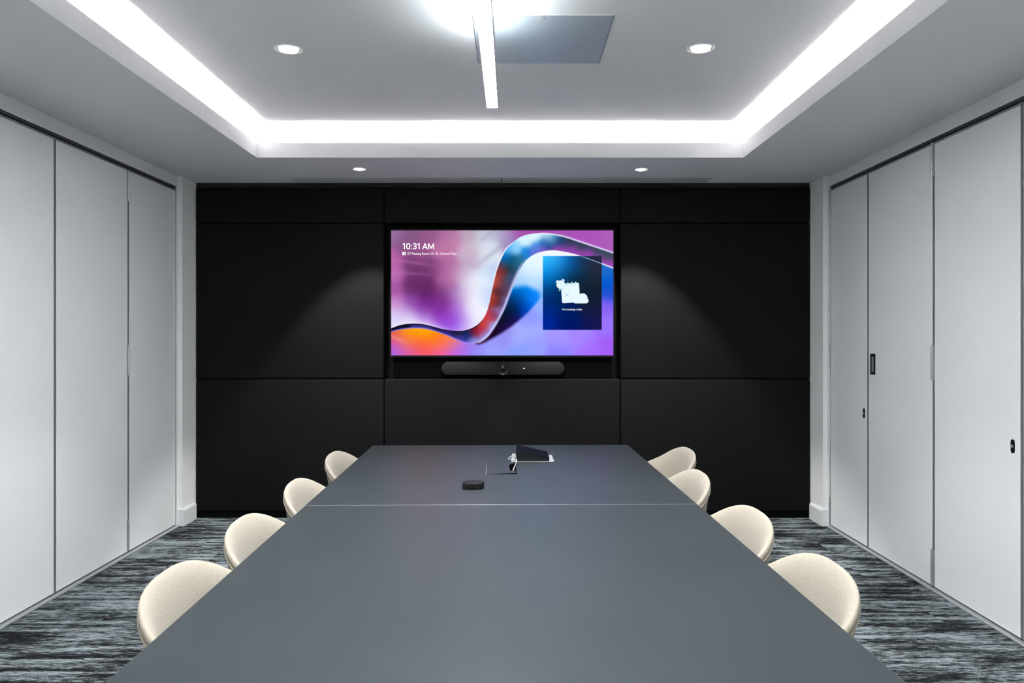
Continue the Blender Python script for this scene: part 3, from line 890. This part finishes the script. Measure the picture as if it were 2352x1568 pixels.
MB().box(-52 * kk, -45 * kk, -0.0008, 0.001, zc0 - 2.5 * kk, zc0 + 1.5 * kk).build('sensor_window', M['black_plastic'], vb)
MB().box(-2.2 * kk, 1.4 * kk, -0.0125, -0.0115, zc0 - 13.6 * kk, zc0 - 12.2 * kk).build('badge', M['steel'], vb)
MB().box(-0.12, 0.12, 0.0755, YF + NICHE - VY, 0.03, 0.07).build('bracket', M['black_flat'], vb)
tag(vb, 'dark rounded video bar with central camera under the wall screen', 'video bar')

# ------------------------------------------------------------------ conference table
TZ = 0.740
TH = 0.024
tb = empty('conference_table', (-0.0383, 2.917, 0), 0.0178)
TW = 1.43
L1 = 1.573
# cable opening in local coordinates (far half)
R_ = Matrix.Rotation(-0.0178, 2)
hx0, hx1, hy0, hy1 = -0.068, 0.070, 0.640, 0.950
t = MB()
t.box(-TW / 2, TW / 2, -L1, -0.0012, TZ - TH, TZ, bevel=0.002, seg=2)
t.build('tabletop', M['table'], tb)
t = MB()
t.box(-TW / 2, hx0, 0.0012, L1, TZ - TH, TZ)
t.box(hx1, TW / 2, 0.0012, L1, TZ - TH, TZ)
t.box(hx0, hx1, 0.0012, hy0, TZ - TH, TZ)
t.box(hx0, hx1, hy1, L1, TZ - TH, TZ)
bmesh.ops.remove_doubles(t.bm, verts=t.bm.verts[:], dist=1e-5)
t.build('tabletop', M['table'], tb)
# added pale strip standing in for the highlight on the halves' bevelled edges
t = MB()
t.prism([(-0.0026, TZ + 0.0002), (0.0026, TZ + 0.0002), (0.0016, TZ + 0.0010), (-0.0016, TZ + 0.0010)], 'x', -TW / 2, TW / 2)
t.build('seam_highlight', M['table_seam_glint'], tb)
# cable tray
t = MB()
t.box(hx0, hx1, hy0, hy1, TZ - 0.09, TZ - 0.086)
t.box(hx0 - 0.002, hx0, hy0, hy1, TZ - 0.09, TZ - TH); t.box(hx1, hx1 + 0.002, hy0, hy1, TZ - 0.09, TZ - TH)
t.box(hx0, hx1, hy0 - 0.002, hy0, TZ - 0.09, TZ - TH); t.box(hx0, hx1, hy1, hy1 + 0.002, TZ - 0.09, TZ - TH)
t.build('cable_tray', M['black_flat'], tb)
lid = MB()
w_ = hx1 - hx0
P = [(0.003, 0.002), (w_ - 0.004, 0.002), (w_ - 0.004, 0.035), (w_ - 0.010, 0.055), (w_ - 0.030, 0.075), (w_ - 0.032, 0.235), (w_ - 0.004, 0.285), (w_ - 0.004, hy1 - hy0 - 0.003), (0.003, hy1 - hy0 - 0.003)]
lid.prism(P, 'z', -0.008, 0.0)
for f in lid.bm.faces:
    f.material_index = 0 if f.calc_center_median().z > -0.001 else 1
bmesh.ops.recalc_face_normals(lid.bm, faces=lid.bm.faces[:])
lo = lid.build('cable_lid', [M['table'], M['black_flat']], tb)
lo.location = (hx0, hy0, TZ)
lo.rotation_euler = (0, -math.radians(1.9), 0)
MB().box(hx0 - 0.0012, hx0 + 0.0012, hy0, hy1, TZ - 0.002, TZ + 0.0008).build('lid_hinge', M['steel'], tb)
for sy in (-1, 1):
    yy = sy * 0.95
    MB().box(-0.30, 0.30, yy - 0.04, yy + 0.04, 0.0, 0.012, bevel=0.003).build('foot', M['table_leg'], tb)
    MB().box(-0.06, 0.06, yy - 0.035, yy + 0.035, 0.012, TZ - TH - 0.04, bevel=0.004).build('leg', M['table_leg'], tb)
    MB().box(-0.32, 0.32, yy - 0.03, yy + 0.03, TZ - TH - 0.04, TZ - TH - 0.0005).build('bearer', M['table_leg'], tb)
MB().box(-0.03, 0.03, -0.914, 0.914, TZ - TH - 0.075, TZ - TH - 0.0405).build('beam', M['table_leg'], tb)
tag(tb, 'long blue-grey conference table in two halves, running towards the screen', 'table')

# ------------------------------------------------------------------ chairs
def smooth_interp(phi, xs_, ys_):
    f = np.linspace(0, 1, 401)
    y = np.interp(f, xs_, ys_)
    k = np.ones(41) / 41
    y = np.convolve(np.r_[y[20:0:-1], y, y[-2:-22:-1]], k, 'valid')
    return np.interp(phi, f, y)
RA, RBK, RFR, RPW = 0.2700, 0.1821, 0.315, 0.7216
def rim_plan(th):
    c_, s_ = math.cos(th), math.sin(th)
    x = RA * math.copysign(abs(s_) ** RPW, s_)
    y = -(RBK if c_ > 0 else RFR) * math.copysign(abs(c_) ** RPW, c_)
    return x, y
def rim_z(th):
    return float(smooth_interp(abs(th) / math.pi, [0, .125, .25, .375, .5, .65, .8, .9, 1.0],
                               [0.7945, 0.781, 0.7545, 0.714, 0.681, 0.605, 0.515, 0.463, 0.447]))
SEAT_Z = 0.445
CY_ = 0.03           # seat centre
def chair_shell():
    NT = 72
    ths = []
    for i in range(NT):
        ths.append(-math.pi + 2 * math.pi * i / NT)
    # even out plan spacing
    fine = np.linspace(-math.pi, math.pi, 2881)
    pts = np.array([rim_plan(a) for a in fine])
    arc = np.r_[0, np.cumsum(np.hypot(*np.diff(pts, axis=0).T))]
    ths = np.interp(np.linspace(0, arc[-1], NT + 1)[:-1], arc, fine)
    #        g (plan scale), w (fraction of the way from rim down to seat), dz
    inner = [(0.0, 1.03, 0), (0.25, 1.02, 0), (0.45, 0.99, 0), (0.58, 0.93, 0), (0.67, 0.82, 0), (0.735, 0.64, 0), (0.785, 0.43, 0), (0.825, 0.25, 0),
             (0.86, 0.135, 0), (0.90, 0.06, 0.0), (0.94, 0.018, 0.0), (0.97, 0.002, 0.0)]
    outer = [(0.988, 0.0, -0.003), (0.998, 0.0, -0.010), (0.998, 0.0, -0.017), (0.985, 0.03, -0.022), (0.955, 0.13, -0.026), (0.915, 0.32, -0.028), (0.865, 0.54, -0.03),
             (0.79, 0.77, -0.033), (0.68, 0.94, -0.036), (0.5, 1.04, -0.038), (0.25, 1.06, -0.038), (0.0, 1.06, -0.038)]
    bm = bmesh.new()
    def ring(g, w, dz):
        if g == 0:
            return [bm.verts.new((0, CY_, SEAT_Z + (0.681 - SEAT_Z) * (1 - w) + dz))]
        R = []
        for a in ths:
            x, y = rim_plan(a)
            z = rim_z(a)
            R.append(bm.verts.new((x * g, CY_ + (y - CY_) * g, z - (z - SEAT_Z) * w + dz)))
        return R
    rs = [ring(*q) for q in inner + outer]
    for A_, B_ in zip(rs[:-1], rs[1:]):
        for i in range(NT):
            j = (i + 1) % NT
            if len(A_) == 1: bm.faces.new((A_[0], B_[i], B_[j]))
            elif len(B_) == 1: bm.faces.new((A_[j], A_[i], B_[0]))
            else: bm.faces.new((A_[i], B_[i], B_[j], A_[j]))
    bmesh.ops.recalc_face_normals(bm, faces=bm.faces[:])
    me = bpy.data.meshes.new('shell')
    bm.to_mesh(me); bm.free()
    for p in me.polygons: p.use_smooth = True
    me.materials.append(M['fabric'])
    return me, ths
shell_me, ths = chair_shell()
pp = []
for a in np.linspace(-2.2, 2.2, 90):
    x, y = rim_plan(a); z = rim_z(a)
    pp.append((x * 0.99, CY_ + (y - CY_) * 0.99, z - (z - SEAT_Z) * 0.02 - 0.0205))
pip_me = MB().tube(pp, 0.003, 6).mesh('piping', smooth=True); pip_me.materials.append(M['piping'])
leg_me = []
for sx in (-1, 1):
    for sy in (-1, 1):
        t = MB().tube([(sx * 0.12, CY_ + sy * 0.12, 0.415), (sx * 0.235, CY_ + sy * 0.225, 0.0)], 0.012, 10, 0.008)
        for v in t.bm.verts: v.co.z = max(v.co.z, 0.0)
        m_ = t.mesh('leg', smooth=True); m_.materials.append(M['table_leg']); leg_me.append(m_)
t = MB(); t.box(-0.14, 0.14, CY_ - 0.14, CY_ + 0.14, 0.385, 0.398, bevel=0.004)
und_me = t.mesh('underframe'); und_me.materials.append(M['table_leg'])
def chair(X, Y, rz, label):
    root = empty('shell_chair', (X, Y, 0), rz)
    link('shell', shell_me, None, root)
    link('piping', pip_me, None, root)
    for m_ in leg_me: link('leg', m_, None, root)
    link('underframe', und_me, None, root)
    tag(root, label, 'chair', 'beige shell chairs at the conference table')
h = math.pi / 2
chair(-0.6649, 1.9310, -h + 0.0049, 'beige felt shell chair on the left side of the table, nearest the viewer')
chair(-0.6734, 2.4790, -h + 0.0124, 'beige felt shell chair on the left side of the table, second from the viewer')
chair(-0.6835, 3.1171, -h + 0.0120, 'beige felt shell chair on the left side of the table, third from the viewer')
chair(-0.6978, 3.8574, -h - 0.0413, 'beige felt shell chair on the left side of the table, nearest the screen wall')
chair(0.6317, 1.9972, h + 0.0196, 'beige felt shell chair on the right side of the table, nearest the viewer')
chair(0.6242, 2.5914, h + 0.0612, 'beige felt shell chair on the right side of the table, second from the viewer')
chair(0.6122, 3.3177, h + 0.0476, 'beige felt shell chair on the right side of the table, third from the viewer')
chair(0.7099, 3.9972, h + 0.0572, 'beige felt shell chair on the right side of the table, nearest the screen wall')

# ------------------------------------------------------------------ things on the table
# coasters
ccx, ccy = -0.158, 3.235
names = ['bottom', 'second from the bottom', 'third from the bottom', 'third from the top', 'second from the top', 'topmost']
offs = [(-0.0016, 0.000), (-0.0008, 0.001), (-0.0010, -0.001), (0.0004, 0.001), (0.0000, -0.0006), (0.0008, 0.0004)]
hc = 0.0052
zc = TZ
for i in range(6):
    rc = empty('coaster', (ccx + offs[i][0], ccy + offs[i][1], zc))
    r = 0.0440
    o = MB().lathe([(0, 0), (r - 0.001, 0), (r, 0.0008), (r, hc - 0.0018), (r - 0.0012, hc - 0.0010), (0, hc - 0.0010)], 44).build('pad', M['coaster'], rc)
    smooth_by_angle(o, 30)
    MB().lathe([(r - 0.0006, 0.0012), (r + 0.0003, 0.0014), (r + 0.0003, 0.0022), (r - 0.0006, 0.0024)], 44).build('edge_stitching', M['coaster_edge'], rc)
    tag(rc, 'black round coaster, %s of the stack on the table' % names[i], 'coaster', 'stack of black coasters')
    zc += hc - 0.0010 + 0.00005

# crumpled white sheet
sx0, sx1, sy0, sy1 = -0.006, 0.203, 3.888, 4.105
n1, n2 = 30, 30
bm = bmesh.new()
rnd = random.Random(3)
ph = [rnd.uniform(0, 6.28) for _ in range(8)]
G = []
for j in range(n2 + 1):
    row = []
    for i in range(n1 + 1):
        u, v = i / n1, j / n2
        x = sx0 + (sx1 - sx0) * u; y = sy0 + (sy1 - sy0) * v
        under = 1.0 if (0.012 < x < 0.186 and y > 3.897) else 0.0
        edge = 1.0 - under
        z = 0.0006 + edge * 0.0016 * (1 + math.sin(34 * u + ph[0] + 5 * v) * math.sin(23 * v + ph[1]))
        if j == 0: y += 0.002 * math.sin(19 * u + ph[2]) + 0.001 * math.sin(47 * u + ph[3])
        if i == n1: x += 0.0016 * math.sin(16 * v + ph[4]) + 0.0008 * math.sin(41 * v)
        row.append(bm.verts.new((x, y, TZ + z)))
    G.append(row)
for j in range(n2):
    for i in range(n1):
        bm.faces.new((G[j][i], G[j][i + 1], G[j + 1][i + 1], G[j + 1][i]))
geo = bmesh.ops.extrude_face_region(bm, geom=bm.faces[:])
for v in [q for q in geo['geom'] if isinstance(q, bmesh.types.BMVert)]: v.co.z -= 0.0004
bmesh.ops.recalc_face_normals(bm, faces=bm.faces[:])
me = bpy.data.meshes.new('paper_sheet'); bm.to_mesh(me); bm.free()
for p in me.polygons: p.use_smooth = True
o = link('paper_sheet', me, M['paper'])
tag(o, 'crumpled white sheet lying under the black touch controller', 'sheet')

# touch controller wedge
tcx0, tcx1, tcy0, tcy1 = 0.019, 0.179, 3.905, 4.136
bz_ = TZ + 0.0012
tc_ = empty('touch_controller', (tcx0, tcy0, bz_))
lx, ly = tcx1 - tcx0, tcy1 - tcy0
b = MB()
b.prism([(0.004, 0), (lx - 0.002, 0), (lx, 0.002), (lx, 0.0115), (0.0, 0.0465), (0.0, 0.004)], 'y', 0, ly)
bmesh.ops.recalc_face_normals(b.bm, faces=b.bm.faces[:])
bmesh.ops.bevel(b.bm, geom=b.bm.edges[:], offset=0.0012, segments=2, affect='EDGES')
b.build('body', M['black_plastic'], tc_)
b = MB()
b.prism([(0.0005, 0.0470), (lx + 0.0005, 0.0120), (lx + 0.0015, 0.0150), (0.0010, 0.0512)], 'y', -0.001, ly + 0.001)
b.build('glass_panel', mat('controller_glass', (0.003, 0.003, 0.004, 1), 0.5, spec=0.04, var=(30, 0.2)), tc_)
b = MB()
b.prism([(0.0, 0.0466), (lx, 0.0116), (lx + 0.0004, 0.0122), (0.0004, 0.0472)], 'y', -0.0014, -0.0009)
b.build('seam_line', mat('controller_seam', (0.06, 0.06, 0.05, 1), 0.4, var=(30, 0.1)), tc_)
tag(tc_, 'black wedge-shaped touch controller at the far end of the table', 'touch controller')

# white cable with plug running from the controller to the table hatch
cb = empty('white_cable', (0.004, 3.95, TZ))
def cl(pts): return [(p[0] - 0.004, p[1] - 3.95, p[2] - TZ) for p in pts]
P = np.array([(0.008, 4.035, TZ + 0.008), (-0.008, 4.03, TZ + 0.005), (-0.018, 3.995, TZ + 0.004), (-0.016, 3.955, TZ + 0.004), (-0.004, 3.925, TZ + 0.005), (0.012, 3.905, TZ + 0.008), (0.020, 3.888, TZ + 0.010), (0.019, 3.84, TZ + 0.007), (0.012, 3.77, TZ + 0.004), (0.004, 3.69, TZ - 0.004), (-0.002, 3.65, TZ - 0.03), (-0.004, 3.64, TZ - 0.075)])
def crom(P, n=8):
    out = []
    for i in range(len(P) - 1):
        a, b_, c_, d_ = P[max(i - 1, 0)], P[i], P[i + 1], P[min(i + 2, len(P) - 1)]
        for k in range(n):
            t_ = k / n
            out.append(tuple(0.5 * (2 * b_ + (c_ - a) * t_ + (2 * a - 5 * b_ + 4 * c_ - d_) * t_ ** 2 + (3 * b_ - a - 3 * c_ + d_) * t_ ** 3)))
    out.append(tuple(P[-1]))
    return out
MB().tube(cl(crom(P)), 0.0026, 8).build('lead', M['white_plastic'], cb, smooth=True)
MB().box(-0.005, 0.012, 0.045, 0.10, 0.003, 0.020, bevel=0.003).build('plug', M['white_plastic'], cb)
MB().box(-0.009, 0.010, -0.020, 0.022, 0.0005, 0.007, bevel=0.002).build('adapter', M['white_plastic'], cb)
tag(cb, 'white cable with plug running from the controller into the table hatch', 'cable')
